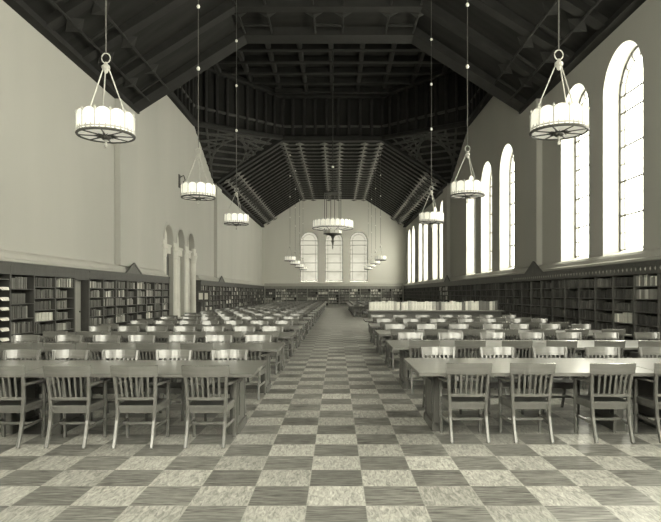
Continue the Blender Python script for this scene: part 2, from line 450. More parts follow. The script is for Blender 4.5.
# painted lattice strips along the room
def lattice(s0, s1, y0, y1, step):
    mb = MB()
    for s in (s0, s1):
        x, z, nx, nz = profile_pt(s)
        c = Vector((x, 0, z)) + Vector((nx, 0, nz))*.26
        mb.sweep([(c.x, y0, c.z), (c.x, y1, c.z)], .07, .07, up=(nx,0,nz))
        y = y0 + .1
        while y < y1 - .3:      # carved diamonds along each strip
            e = Vector((nz, 0, -nx)); q = Vector((nx, 0, nz)); p = Vector((c.x, y, c.z))
            Y = Vector((0, .46, 0))
            mb.add([p - Y, p + e*.33, p + Y, p - e*.33, p + q*.07, p - q*.03], [(0,1,4),(1,2,4),(2,3,4),(3,0,4),(1,0,5),(2,1,5),(3,2,5),(0,3,5)])
            y += step
    xa, za, na, nb = profile_pt(s0); xb, zb, nc, nd = profile_pt(s1)
    y = y0 + step/2
    while y < y1 - .2:
        mb.sweep([(xa+na*.24, y, za+nb*.24), (xb+nc*.24, y, zb+nd*.24)], .1, .07, up=(0,0,1), mi=1); y += step
    return mb
for sc_, (s0, s1) in enumerate([(.045, .095), (.315, .375), (.47, .53), (.625, .685), (.905, .955)]):
    o = struct('ceiling_lattice', lattice(s0, s1, YO+.4, YE-.15, 1.12), [M['lattice'], M['rafteredge']])
    o = struct('ceiling_lattice', lattice(s0, s1, YF+.2, YN-.4, 2.3), [M['rafter'], M['rafter']])
# wall plates at the eaves
for X, sg in ((XL, 1), (XR, -1)):
    for (y0, y1) in ((YF, YN), (YO, YE)):
        mb = MB(); x0, x1 = sorted((X, X+sg*.3)); mb.box(x0, x1, y0, y1, EAVE-.16, EAVE+.02); trim(mb, M['rafter'])
# lantern over the crossing
OCT = [(XC-HALF, YN, FLAT), (XC+HALF, YN, FLAT), (XR, LUN0, LUNZ), (XR, LUN1, LUNZ), (XC+HALF, YO, FLAT), (XC-HALF, YO, FLAT), (XL, LUN1, LUNZ), (XL, LUN0, LUNZ)]
DZ = 15.2
mb = MB()
sq = [((XL, YN, EAVE), 0, 7), ((XR, YN, EAVE), 1, 2), ((XR, YO, EAVE), 4, 3), ((XL, YO, EAVE), 5, 6)]
for c, i, j in sq: mb.add([c, OCT[i], OCT[j]], [(0,1,2)])
for i in range(8):
    a, b = OCT[i], OCT[(i+1) % 8]
    mb.add([a, b, (b[0], b[1], DZ), (a[0], a[1], DZ)], [(0,1,2,3)])
mb.add([(x, y, DZ) for x, y, z in OCT], [tuple(range(8))])
struct('ceiling_dome', mb, M['drum'])
mb = MB()
for i in range(8):
    a, b = Vector(OCT[i]), Vector(OCT[(i+1) % 8]); cen = Vector((XC, 32, 0))
    n = (cen - (a+b)/2); n.z = 0; n.normalize()
    mb.sweep([a + n*.1, b + n*.1], .3, .3)
    at, bt = Vector((a.x, a.y, DZ-.2)), Vector((b.x, b.y, DZ-.2))
    mb.sweep([at + n*.15, bt + n*.15], .35, .35)
    am, bm_ = a.lerp(at, .28), b.lerp(bt, .28); mb.sweep([am + n*.08, bm_ + n*.08], .16, .16, mi=1)
    L = (b-a).length; k = max(5, int(L/.75))
    for q in range(k+1):
        p = a.lerp(b, q/k); t = at.lerp(bt, q/k)
        mb.sweep([p + n*.1, t + n*.1], .2, .2, up=tuple(n), mi=0)
# ceiling coffers
for q in range(-4, 5):
    yy = 32 + q*1.7; xw = 7.2 if abs(q) < 2 else 7.2 - (abs(q)-1)*1.15
    mb.sweep([(XC-xw, yy, DZ-.2), (XC+xw, yy, DZ-.2)], .3, .4)
    xx = XC + q*1.7
    yw = 7.2 if abs(q) < 2 else 7.2 - (abs(q)-1)*1.15
    mb.sweep([(xx, 32-yw, DZ-.17), (xx, 32+yw, DZ-.17)], .28, .34)
# lattice on the corner triangles
for c, i, j in sq:
    c, a, b = Vector(c), Vector(OCT[i]), Vector(OCT[j]); nrm = (a-c).cross(b-c).normalized()
    if nrm.z > 0: nrm = -nrm
    for q in range(1, 8):
        t = q/8; mb.sweep([c.lerp(a, t)+nrm*.06, c.lerp(b, t)+nrm*.06], .12, .1, up=tuple(nrm), mi=1)
        mb.sweep([c.lerp(a, t)+nrm*.06, a.lerp(b, t)+nrm*.06], .12, .1, up=tuple(nrm), mi=1)
        mb.sweep([c.lerp(b, t)+nrm*.06, b.lerp(a, t)+nrm*.06], .12, .1, up=tuple(nrm), mi=1)
struct('ceiling_dome_ribs', mb, [M['rafter'], plain('dome_lattice', 0.04, .8, .3)])

# ------------------------------------------------------------------ chairs
CW = .215
def post_pts(sx): return [(sx*.197, -.085, 0), (sx*.196, -.035, .12), (sx*.196, .012, .27), (sx*.198, .03, .42), (sx*.206, .018, .58), (sx*.222, -.035, .85)]
def arc_rail(hw, yend, sag, z, n=8): return [(hw*(2*i/n-1), yend - sag*(1-(2*i/n-1)**2), z) for i in range(n+1)]
def ch_back_post(mb, sx): mb.sweep(post_pts(sx), [.034]*6, [.036,.04,.044,.046,.042,.03], up=(0,1,0))
def ch_front_leg(mb, sx): mb.sweep([(sx*.225, .405, 0), (sx*.228, .40, .40), (sx*.24, .385, .63)], [.032,.038,.036], [.032,.038,.036], up=(0,1,0))
def ch_arm(mb, sx):
    mb.sweep([(sx*.213, .005, .65), (sx*.238, .12, .652), (sx*.25, .25, .652), (sx*.246, .36, .65), (sx*.238, .43, .64)], [.03,.045,.052,.052,.04], .024)
def ch_top(mb):
    n = 12
    pts = [(.245*(2*i/n-1), -.024 - .048*(1-(2*i/n-1)**2), .80) for i in range(n+1)]
    mb.sweep(pts, .024, .118, up=(0,-.165,.986), ch=.1)
def ch_lower(mb): mb.sweep(arc_rail(.205, .02, .025, .503), .024, .034)
def ch_slat(mb, i):
    x = -.147 + .294*i/5; u = x/.225
    mb.sweep([(x*.93, .02-.025*(1-u*u), .51), (x*.97, .0-.036*(1-u*u), .63), (x, -.022-.046*(1-u*u), .76)], [.02,.022,.024], [.012]*3, up=(0,1,0))
def ch_seat(mb):
    outline = []
    for (cx, cy, a0) in ((.20,.40,0), (-.20,.40,90), (-.175,.045,180), (.175,.045,270)):
        for k in range(4):
            t = math.radians(a0 + k*30); outline.append((cx+.035*cos(t), cy+.035*sin(t)))
    n = len(outline)
    lo = [(x, y, .395) for x, y in outline]; mid = [(x*1.0, y, .425) for x, y in outline]
    up = [(x*.94, .22+(y-.22)*.94, .432) for x, y in outline]; ins = [(x*.55, .22+(y-.22)*.55, .420) for x, y in outline]
    vs = lo+mid+up+ins; fs = [tuple(range(n-1,-1,-1)), tuple(3*n+i for i in range(n))]
    for l in range(2):
        fs += [(l*n+i, l*n+(i+1)%n, (l+1)*n+(i+1)%n, (l+1)*n+i) for i in range(n)]
    mb.add(vs, [fs[0]] + fs[2:])
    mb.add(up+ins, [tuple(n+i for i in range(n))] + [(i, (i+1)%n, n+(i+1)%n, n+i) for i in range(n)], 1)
    mb.sweep([(-.185, .035, .37), (.185, .035, .37)], .022, .05)
    mb.sweep([(-.21, .395, .37), (.21, .395, .37)], .022, .05)
    for sx in (-1, 1): mb.sweep([(sx*.195, .04, .37), (sx*.22, .39, .37)], .022, .05)
def ch_side_str(mb, sx): mb.sweep([(sx*.195, .03, .19), (sx*.225, .395, .205)], .018, .03)
def ch_cross_str(mb): mb.sweep([(-.21, .21, .20), (.21, .21, .20)], .018, .03)
def m1(fn, name, mat, *a, smooth=False):
    mb = MB(); fn(mb, *a); return mb.mesh(name, mat, smooth)
CH, CHR = M['chair'], M['chairrail']
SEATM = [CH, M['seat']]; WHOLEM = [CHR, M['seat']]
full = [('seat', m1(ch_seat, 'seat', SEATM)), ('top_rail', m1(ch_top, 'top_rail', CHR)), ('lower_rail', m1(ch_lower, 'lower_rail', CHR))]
for i in range(6): full.append(('slat', m1(ch_slat, 'slat', CH, i)))
for sx in (-1, 1):
    full += [('back_leg', m1(ch_back_post, 'back_leg', CH, sx)), ('front_leg', m1(ch_front_leg, 'front_leg', CH, sx)),
             ('arm', m1(ch_arm, 'arm', CH, sx)), ('stretcher', m1(ch_side_str, 'stretcher', CH, sx))]
full.append(('stretcher', m1(ch_cross_str, 'stretcher', CHR)))
def back_all(mb):
    ch_top(mb); ch_lower(mb)
    for i in range(6): ch_slat(mb, i)
def str_all(mb):
    ch_side_str(mb, 1); ch_side_str(mb, -1); ch_cross_str(mb)
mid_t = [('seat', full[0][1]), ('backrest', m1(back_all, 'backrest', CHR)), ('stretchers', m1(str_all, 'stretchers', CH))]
for t in full:
    if t[0] in ('back_leg', 'front_leg', 'arm'): mid_t.append(t)
def whole(mb, off=(0,0), flip=1):
    t = MB(); back_all(t); ch_seat(t); str_all(t)
    for sx in (-1, 1): ch_back_post(t, sx); ch_front_leg(t, sx); ch_arm(t, sx)
    mb.add([(off[0]+flip*x, off[1]+flip*y, z) for x, y, z in t.v], t.f)
    mb.m[-len(t.f):] = t.m
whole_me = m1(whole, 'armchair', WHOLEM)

chairs = []         # (Y, x, y, flip, label, side, row)
def chair_spot(side, row, near, idx, x, y):
    nm = 'near' if near else 'far'
    hand = 'left-hand' if side < 0 else 'right-hand'
    lab = 'oak slat-back armchair, %s side of %s %s table row, %s from aisle' % (nm, ordn(row+1), hand, ordn(idx+1))
    chairs.append((y, x, near, lab, row, side))
LN = [-1.377, -2.125, -2.83, -3.52, -4.22, -4.92, -5.62]
LFs = [[-1.43,-2.175,-2.885,-3.56,-4.21,-4.92,-5.62], [-1.41,-2.12,-2.79,-3.51,-4.15,-4.83,-5.6], [-1.45,-2.1,-2.8,-3.46,-4.1,-4.73,-5.4]]
RNs = [[1.44,2.13,3.0,3.70,4.42,5.15,5.88], [1.40,2.12,2.89,3.62,4.36,5.08,5.85]]
RFs = [[1.43,2.26,3.0,3.75,4.5,5.2,5.95], [1.42,2.19,3.0,3.75,4.46,5.18,5.97], [1.42,2.2,2.98,3.80,4.45,5.21,5.96]]
NL = 19
LP0, LPITCH, LFAR = 6.20, 2.755, 7.83
RP0, RPITCH, RFAR = 6.41, 3.02, 8.24
jit = lambda a: rnd.uniform(-a, a)
for k in range(NL):
    fx = LFs[k] if k < 3 else LFs[2]
    for i in range(7):
        j = .0 if k == 0 else .022
        if not (k > 9 and i > 5): 
            chair_spot(-1, k, True, i, LN[i]+jit(j), LP0+LPITCH*k+jit(j))
            chair_spot(-1, k, False, i, fx[i]+jit(.0 if k < 3 else .022), LFAR+LPITCH*k+jit(j))
RROWS = list(range(5)) + [11, 12, 13, 14, 15, 16]
for n, k in enumerate(RROWS):
    fx = RFs[k] if k < 3 else RFs[2]; nx = RNs[k] if k < 2 else RNs[1]
    for i in range(7 if k < 5 else 3):
        j = .0 if k == 0 else .022
        chair_spot(1, n, True, i, nx[i]+jit(j), RP0+RPITCH*k+jit(j))
        chair_spot(1, n, False, i, fx[i]+jit(.0 if k < 3 else .022), RFAR+RPITCH*k+jit(j))
chairs.sort(key=lambda c: c[0])
rest = MB(); nrest = 0
for n, (y, x, near, lab, row, side) in enumerate(chairs):
    rz = (0 if near else pi) + (jit(.035) if row else 0)
    if n >= 300:
        whole(rest, (x, y), 1 if near else -1); nrest += 1; continue
    g = 'oak armchairs along the reading tables'
    if row < 2 and y < 12.6: spawn(full, 'armchair', lab, 'chair', (x, y, 0), rz, g)
    elif row < 4 and y < 19: spawn(mid_t, 'armchair', lab, 'chair', (x, y, 0), rz, g)
    else: tag(link('armchair', whole_me, None, (x, y, 0), rz), lab, 'chair', g)
if nrest:
    tag(link('armchair_rows', rest.mesh('armchair_rows', WHOLEM)), 'farthest rows of oak armchairs near the end wall', 'chair', 'oak armchairs along the reading tables', 'stuff')

# ------------------------------------------------------------------ reading tables
def table_tpl(L, D, pd):
    T = .74
    mb = MB(); mb.sweep([(-L/2, 0, T-.02), (L/2, 0, T-.02)], D, .04, ch=.12)
    top = mb.mesh('table_top', M['table'])
    out = [('table_top', top)]
    mb = MB(); mb.sweep([(-L/2+.3, 0, T-.085), (L/2-.3, 0, T-.085)], .06, .085); out.append(('stretcher_beam', mb.mesh('stretcher_beam', M['tableleg'])))
    for sx in (-1, 1):
        x = sx*(L/2-.27); mb = MB()
        mb.box(x-.035, x+.035, -pd/2+.06, pd/2-.06, .10, T-.045)
        for sy in (-1, 1): mb.sweep([(x, sy*(pd/2-.03), .06), (x, sy*(pd/2-.03), T-.045)], .09, .06, up=(0,1,0))
        mb.box(x-.06, x+.06, -pd/2, pd/2, .0, .10)
        mb.box(x-.055, x+.055, -pd/2, pd/2, T-.11, T-.045)
        ped = mb.mesh('pedestal', M['tableleg'])
        pn = MB()
        for s2 in (-1, 1): pn.box(*sorted((x+s2*.036, x+s2*.048)), -pd/2+.14, pd/2-.14, .19, T-.17)
        out.append(('pedestal', ped, [('panel', pn.mesh('panel', M['tableleg']))]))
    return out
tl = table_tpl(2.57, 1.30, .60); tr = table_tpl(2.68, 1.48, .66)
tl1 = [('table_top', tl[0][1])]; tr1 = [('table_top', tr[0][1])]
def simple(t):
    return t
TG = 'oak reading tables either side of the aisle'
for k in range(NL):
    yc = LP0 + LPITCH*k + .83
    for j, xc in enumerate((-.91-1.285, -.91-2.59-1.285)):
        spawn(tl, 'reading_table', 'long oak reading table, %s row left of aisle, %s' % (ordn(k+1), 'beside the aisle' if j == 0 else 'on the wall side'), 'table', (xc, yc, 0), 0, TG)
for n, k in enumerate(RROWS):
    yc = RP0 + RPITCH*k + .795
    for j, xc in enumerate((.91+1.34, .91+2.70+1.34)):
        if k > 5 and j == 1: continue
        spawn(tr, 'reading_table', 'long oak reading table, %s row right of aisle, %s' % (ordn(n+1), 'beside the aisle' if j == 0 else 'on the wall side'), 'table', (xc, yc, 0), 0, TG)

# ------------------------------------------------------------------ bookcases
def case_tpl(w_, shelves, mat, back, rosettes=0, join=False, wide_left=False):
    """Local frame: x along the wall 0..w, front at y = 0, body behind (y > 0)."""
    w0, w1 = .001, w_-.001; t = .03; D = CASE_D-.01
    parts = []
    def P(name, fn, m):
        mb = MB(); fn(mb); parts.append((name, mb, m))
    P('back_panel', lambda b: b.box(w0, w1, D-.02, D, 0, CASE_H-.02), back)
    P('side_panel', lambda b: b.box(w0, w0+t, 0, D-.02, .2, CASE_H-.30), mat)
    P('side_panel', lambda b: b.box(w1-t, w1, 0, D-.02, .2, CASE_H-.30), mat)
    for z in shelves: P('shelf', lambda b, z=z: b.box(w0+t, w1-t, .015, D-.02, z-.024, z), mat)
    P('plinth', lambda b: (b.box(w0, w1, .0, D-.02, 0, .2), b.box(w0, w1, -.015, 0, 0, .16)), mat)
    def fr(b):
        b.box(w0, w1, 0, D-.02, CASE_H-.30, CASE_H-.06)
        b.box(w0, w1, -.03, D-.02, CASE_H-.06, CASE_H); b.box(w0, w1, -.018, 0, CASE_H-.09, CASE_H-.06); b.box(w0, w1, -.012, 0, CASE_H-.30, CASE_H-.275)
    P('frieze', fr, mat)
    out = []
    if join:
        al = MB(); mats = [mat, back]
        for n, b, m in parts: al.add(b.v, b.f, mats.index(m))
        return al.mesh('bookcase', mats)
    for n, b, m in parts: out.append([n, b.mesh(n, m)])
    if rosettes:
        sub = []
        for i in range(rosettes):
            b = MB(); x = w_*(i+.5)/rosettes; z = CASE_H-.18
            b.add([(x-.03,-.0,z),(x,-.0,z-.055),(x+.03,-.0,z),(x,-.0,z+.055),(x,-.025,z)], [(0,1,4),(1,2,4),(2,3,4),(3,0,4),(3,2,1,0)])
            sub.append(('rosette', b.mesh('rosette', M['rosette'])))
        out[-1].append(sub)
    return out
def shelf_levels(n, base=.2, top=CASE_H-.30):
    p = (top-base)/n
    return [base + .024 + p*i if i else base + .001 for i in range(n)], p
BW = 1.11
S6, P6 = shelf_levels(6)
S5, P5 = shelf_levels(5)
books = []      # (bay label, shelf-from-top idx, book-from-left idx, centre xyz world, w, h, d, tone, wall)
def fill(place, special, x0, x1, levels, pitch, tones, cover=.92, hv=(.60, .86)):
    """place(x, y, z) -> world; returns book tuples"""
    for si, z in enumerate(levels):
        sp = (special or {}).get(len(levels)-si)
        base = sp if sp else rnd.choice(tones); x = x0 + .004; n = 0
        seq = rnd.random() < .55
        bw = rnd.uniform(.035, .06); bh = rnd.uniform(*hv)
        lim = x0 + (x1-x0)*(1.0 if rnd.random() < .6 else rnd.uniform(cover-.2, 1))
        run = 0
        while True:
            if run <= 0:
                run = rnd.randint(5, 20); tone0 = base if (sp or rnd.random() < .6) else rnd.choice(tones); bh = rnd.uniform(*hv); bw = rnd.uniform(.032, .062)
            run -= 1
            t = bw if seq else bw*rnd.uniform(.7, 1.3)
            if x + t > lim: break
            h = min(pitch-.036, pitch * (bh if seq else bh*rnd.uniform(.88, 1.1)))
            tone = max(0, min(8, tone0 + rnd.choice((0,0,0,0,1,-1) if seq else (0,0,1,-1,2))))
            n += 1
            books.append(dict(place=place, si=len(levels)-si, bi=n, x=x, t=t-.002, h=h, z=z+.0005, d=rnd.uniform(.16, .21), tone=tone, set=rnd.uniform(.03, .08), lab=None))
            x += t
cases = []
ncase = {}
def put_case(wall, x0, w_, levels, loc, rz, mat, rosettes, where, tones, detail, pitch, special=None):
    ncase[wall] = ncase.get(wall, 0) + 1
    key = (round(w_, 3), tuple(levels), mat.name, rosettes, detail)
    if key not in TPL: TPL[key] = case_tpl(w_, levels, mat, M['caseback'], rosettes, not detail)
    lab = 'dark oak bookcase bay %s, %s from the near end' % (where, ordn(ncase[wall]))
    if wall == 'end': lab = 'dark oak bookcase bay %s, %s from its left end' % (where, ordn(ncase[wall]))
    g = 'bookcase bays along the walls'
    if detail: spawn(TPL[key], 'bookcase', lab, 'bookcase', loc, rz, g)
    else: tag(link('bookcase', TPL[key], None, loc, rz), lab, 'bookcase', g)
    c, s_ = round(cos(rz)), round(sin(rz))
    n0 = len(books)
    fill(lambda x, y, z: (loc[0]+c*x-s_*y, loc[1]+s_*x+c*y, z), special, .035, w_-.035, levels, pitch, tones)
    for b in books[n0:]: b['case'] = (wall, ncase[wall]); b['rz'] = rz; b['loc'] = loc
TPL = {}
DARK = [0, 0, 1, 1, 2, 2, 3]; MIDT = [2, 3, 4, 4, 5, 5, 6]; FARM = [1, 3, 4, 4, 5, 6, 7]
# right wall (front faces -X): local x runs towards the camera
Y0R = 13.51
nR = int((YE - .4 - Y0R)/BW)
for k in range(-1, nR):
    y1 = Y0R + BW*(k+1)
    tones = DARK if not 23 <= k <= 25 else [5, 6, 7]
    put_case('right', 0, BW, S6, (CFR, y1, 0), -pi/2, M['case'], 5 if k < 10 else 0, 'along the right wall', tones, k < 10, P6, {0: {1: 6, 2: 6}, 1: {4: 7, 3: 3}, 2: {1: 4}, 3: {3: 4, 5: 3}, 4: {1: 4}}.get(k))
# left wall, near run: newspaper rack, cases, door, cases
def left_case(y0, y1, lv, pitch, tones, det, special=None, where='along the left wall before the arches', wall='left'):
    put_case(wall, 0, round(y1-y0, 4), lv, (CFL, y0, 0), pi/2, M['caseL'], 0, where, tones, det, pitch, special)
ys = [14.41, 15.55, 16.72, 17.92]
left_case(ys[0], ys[1], S5, P5, MIDT, True); left_case(ys[1], ys[2], S6, P6, [1, 1, 2, 3], True, {4: 7}); left_case(ys[2], ys[3], S6, P6, MIDT, True, {1: 5})
yd0, yd1 = 17.92, 19.02
pw = (28.1-yd1)/8
for k in range(8): left_case(yd1+pw*k, yd1+pw*(k+1), S6, P6, MIDT, k < 5, {2: {3: 5}, 4: {5: 6, 1: 6}, 3: {4: 5}}.get(k))
n2 = int((YE-.4-34.62)/1.13)
for k in range(n2): left_case(34.62+1.13*k, 34.62+1.13*(k+1), S6, P6, FARM, False, None, 'along the left wall beyond the arches', 'left far')
# end wall (front faces -Y)
ne = 13; we = (CFR-CFL-.1)/ne
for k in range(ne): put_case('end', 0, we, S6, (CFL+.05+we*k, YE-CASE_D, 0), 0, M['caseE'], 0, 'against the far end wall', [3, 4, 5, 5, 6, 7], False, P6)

# newspaper rack beside the first left bookcase
RK0, RK1 = 13.27, 14.405
rk_lv = [.25 + .245*i for i in range(8)]
rk = case_tpl(RK1-RK0, rk_lv, M['caseL'], M['caseback'], 0)
spawn(rk, 'newspaper_rack', 'dark oak newspaper rack with shelves of folded papers at the left edge', 'rack', (CFL, RK0, 0), pi/2)
pn = 0
for si, z in enumerate(rk_lv[:-1]):
    for q in range(2):
        mb = MB(); x0 = .08 + q*.5; wv = .42
        for L in range(2):
            x0 += .0
            pts = [(x0+wv/2, .22, z+.012+L*.017), (x0+wv/2+jit(.01), .10, z+.018+L*.017), (x0+wv/2, .0, z+.022+L*.02), (x0+wv/2, -.05-L*.012, z+.012+L*.022), (x0+wv/2, -.075-L*.014, z-.03+jit(.012))]
            mb.sweep(pts, [wv-L*.05, wv-L*.05, wv-.03-L*.05, wv-.05-L*.07, wv-.12-L*.09], .012)
        o = link('newspaper', mb.mesh('newspaper', M['paper']), None, (CFL, RK0, 0), pi/2)
        tag(o, 'folded white newspapers drooping over %s rack shelf from the bottom, %s pile' % (ordn(si+1), 'nearer' if q == 0 else 'farther'), 'newspaper', 'papers on the newspaper rack'); pn += 1

# door in the left run of cases
mb = MB(); mb.box(CFL-.30, CFL-.26, yd0+.06, yd1-.06, .01, 2.02)
d_ = struct('door_4', mb, M['door'])
hb = MB(); hb.lathe([(.0,-.03),(.03,-.02),(.03,.02),(.0,.03)], 8, (CFL-.24, yd1-.16, 1.02)); link('door_handle', hb.mesh('door_handle', M['brass']), d_)
mb = MB(); mb.box(CFL-.33, CFL, yd0+.002, yd0+.06, 0, 2.08); mb.box(CFL-.33, CFL, yd1-.06, yd1-.002, 0, 2.08); mb.box(CFL-.33, CFL, yd0+.002, yd1-.002, 2.03, CASE_H-.06); mb.box(CFL-.33, CFL+.03, yd0+.002, yd1-.002, CASE_H-.06, CASE_H)
trim(mb, M['caseL'])
# tall end post of the right run and the left run
# pediments over the cases at the pilasters
for (X, sg, yc, lab) in ((CFR, 1, 22.1, 'dark gabled pediment on top of the right-hand bookcases, nearer one'), (CFR, 1, 39.4, 'dark gabled pediment on top of the right-hand bookcases, farther one'),
                         (CFL, -1, 23.25, 'dark gabled pediment on top of the left-hand bookcases, nearer one'), (CFL, -1, 41.0, 'dark gabled pediment on top of the left-hand bookcases, farther one')):
    mb = MB(); hw = .95 if yc < 30 else 1.0; x0, x1 = sorted((X+sg*.0, X+sg*.045)); x0o, x1o = sorted((X-sg*.02, X+sg*.048))
    mb.prism([(yc-hw+.1, CASE_H+.001), (yc+hw-.1, CASE_H+.001), (yc, CASE_H+.36)], x0, x1, 'x')
    g = MB()
    for s2 in (-1, 1): g.prism([(yc+s2*hw, CASE_H+.001), (yc+s2*(hw-.16), CASE_H+.001), (yc, CASE_H+.36), (yc, CASE_H+.44)], x0o, x1o, 'x')
    o = tag(link('pediment', mb.mesh('pediment', M['case'])), lab, 'pediment', 'gables on the bookcases')
    link('gable_moulding', g.mesh('gable_moulding', M['case']), o)

# ------------------------------------------------------------------ counter with big volumes
CX0, CX1, CY0, CY1, CZ = 1.16, 6.38, 22.3, 23.3, .955
ctr = thing('book_counter', 'long low oak counter carrying pale volumes behind the right-hand tables', 'counter', ((CX0+CX1)/2, (CY0+CY1)/2, 0))
hx, hy = (CX1-CX0)/2, (CY1-CY0)/2
mb = MB(); mb.sweep([(-hx, 0, CZ-.025), (hx, 0, CZ-.025)], 2*hy, .05, ch=.12); link('counter_top', mb.mesh('counter_top', M['counter']), ctr)
mb = MB(); mb.box(-hx+.1, hx-.1, -hy+.12, hy-.12, .1, CZ-.05); mb.box(-hx+.14, hx-.14, -hy+.17, hy-.17, 0, .1); link('counter_body', mb.mesh('counter_body', M['tableleg']), ctr)
for k in range(6):
    mb = MB(); xa = -hx+.16 + k*(2*hx-.32)/6; mb.box(xa+.04, xa+(2*hx-.32)/6-.04, -hy+.105, -hy+.12, .18, CZ-.14); link('door_panel', mb.mesh('door_panel', M['tableleg']), ctr)

def book_mesh(t, h, d, tone):
    mb = MB()
    c = .004 if t > .03 else .002
    # cover boards and a slightly rounded spine
    mb.add([(0,.012,0),(t*.2,.003,0),(t*.5,0,0),(t*.8,.003,0),(t,.012,0),(t,d,0),(t-c,d,0),(t-c,.02,0),(c,.02,0),(c,d,0),(0,d,0)] +
           [(0,.012,h),(t*.2,.003,h),(t*.5,0,h),(t*.8,.003,h),(t,.012,h),(t,d,h),(t-c,d,h),(t-c,.02,h),(c,.02,h),(c,d,h),(0,d,h)],
           [tuple(range(10,-1,-1)), tuple(range(11,22))] + [(i,(i+1)%11,11+(i+1)%11,11+i) for i in range(11)], 0)
    mb.box(c, t-c, .02, d-.006, .004, h-.006, 1)
    return mb
TONE = ['black', 'very dark', 'dark', 'dark grey', 'brownish grey', 'grey', 'light grey', 'pale', 'white']
nind = 0
x = CX0 + .10; k = 0
light_run = 0
while x < CX1 - .18:
    t = rnd.uniform(.085, .145); h = rnd.uniform(.30, .37); tone = rnd.choice([7, 8, 8, 8, 8, 7, 5 if x > 4.2 else 8])
    if 3.55 < x < 4.1: tone = rnd.choice([3, 6, 4, 7])
    k += 1
    o = link('book', book_mesh(t-.003, h, .27, tone).mesh('book', [M['book%d' % tone], M['pages']]), None, (x, CY0+.30, CZ+.001))
    tag(o, '%s upright volume on the long counter, %s from its left end' % (TONE[tone], ordn(k)), 'book', 'volumes along the counter')
    nind += 1; x += t + (.05 if rnd.random() < .05 else 0)

# shelf books: the largest in view are individuals, the rest one mass
def score(b):
    p = b['place'](b['x']+b['t']/2, b['set'], b['z']+b['h']/2)
    if p[1] < 1: return -1
    px = PX + F*p[0]/p[1]; py = PY - F*(p[2]-CAMZ)/p[1]
    if not (3 < px < 658) or py > 326: return -1
    side = abs(p[0])/math.hypot(p[0], p[1]) if b['case'][0] != 'end' else 1.0
    return b['t']*b['h']*side*(F/p[1])**2
order = sorted(range(len(books)), key=lambda i: -score(books[i]))
indiv = set(order[:300-nind])
mass = MB()
WALLN = {'right': 'right wall', 'left': 'near left wall', 'left far': 'far left wall', 'end': 'end wall'}
for i, b in enumerate(books):
    if i in indiv:
        p = b['place'](b['x'], b['set'], b['z'])
        o = link('book', book_mesh(b['t'], b['h'], b['d'], b['tone']).mesh('book', [M['book%d' % b['tone']], M['pages']]), None, p, b['rz'])
        w_, c_ = b['case']
        tag(o, '%s book, %s from left on %s shelf down, %s %s bookcase' % (TONE[b['tone']], ordn(b['bi']), ordn(b['si']), ordn(c_), WALLN[w_]), 'book', 'books in the %s %s bookcase' % (ordn(c_), WALLN[w_]))
    else:
        t, h, d = b['t'], b['h'], b['d']
        vs = [b['place'](b['x']+dx, b['set']+dy, b['z']+dz) for dz in (0, h) for dx, dy in ((0,0),(t,0),(t,d),(0,d))]
        mass.add(vs, [(0,3,2,1),(4,5,6,7),(0,1,5,4),(1,2,6,5),(2,3,7,6),(3,0,4,7)], b['tone'])
tag(link('shelved_books', mass.mesh('shelved_books', [M['book%d' % i] for i in range(9)])), 'rows of dark and pale books filling the wall bookcases all round the room', 'books', 'books in the wall bookcases', 'stuff')

# ------------------------------------------------------------------ chandeliers
def ring_panels(R, n, h, z0, lamp, metal):
    out = []
    for i in range(n):
        a = 2*pi*(i+.5)/n; half = R*math.tan(pi/n)*.90; ap = R*cos(pi/n)*1.0
        mb = MB(); pts = [(-half, z0)] + [(-half*cos(pi*q/8), z0+h-half*.75+half*.75*sin(pi*q/8)) for q in range(9)] + [(half, z0)]
        er, et = Vector((cos(a), sin(a), 0)), Vector((-sin(a), cos(a), 0))
        vo = [er*(ap+.008) + et*u + Vector((0,0,z)) for u, z in pts]; vi = [er*(ap-.008) + et*u + Vector((0,0,z)) for u, z in pts]
        m_ = len(pts); mb.add(vo+vi, [tuple(range(m_)), tuple(range(2*m_-1, m_-1, -1))] + [(q, (q+1)%m_, m_+(q+1)%m_, m_+q) for q in range(m_)])
        out.append(mb.mesh('glass_panel', lamp))
    return out
def rim_mesh(R, n, z0, h, k=36):
    mb = MB()
    mb.tube([(R*1.0*cos(2*pi*i/k), R*sin(2*pi*i/k), z0) for i in range(k)], .022, 6, closed=True)
    mb.tube([(R*1.0*cos(2*pi*i/k), R*sin(2*pi*i/k), z0+.05) for i in range(k)], .012, 5, mi=1, closed=True)
    for i in range(n):
        a = 2*pi*i/n; mb.tube([(R*1.01*cos(a), R*1.01*sin(a), z0), (R*1.01*cos(a), R*1.01*sin(a), z0+h*.92)], .014, 5, mi=1)
        mb.lathe([(0,0),(.02,.01),(.024,.03),(.008,.05),(0,.07)], 6, (R*1.01*cos(a), R*1.01*sin(a), z0+h*.92), mi=1)
        for q in (.3, .7):     # small cresting along the lower rim
            a2 = 2*pi*(i+q)/n; mb.lathe([(0,0),(.014,.0),(.012,.05),(0,.08)], 5, (R*1.0*cos(a2), R*1.0*sin(a2), z0+.02), mi=1)
    return mb
def disc_spokes(R, z0, n=8):
    mb = MB()
    for i in range(n):
        a = 2*pi*i/n + .2; mb.tube([(.05*cos(a), .05*sin(a), z0-.012), (R*cos(a), R*sin(a), z0-.008)], .011, 5)
    for i in range(16):
        a = 2*pi*i/16; mb.tube([(.06*cos(a), .06*sin(a), z0-.014), (.17*cos(a+.1), .17*sin(a+.1), z0-.014)], [.016, .003], 4)
    mb.lathe([(.0,-.075),(.045,-.07),(.075,-.045),(.085,-.01),(.05,0)], 12, (0,0,z0))
    return mb
R0, ZB, HP = .41, 4.01, .30
small = []
for me in ring_panels(R0, 12, HP+.02, 0, M['lamp'], None): small.append(('glass_panel', me))
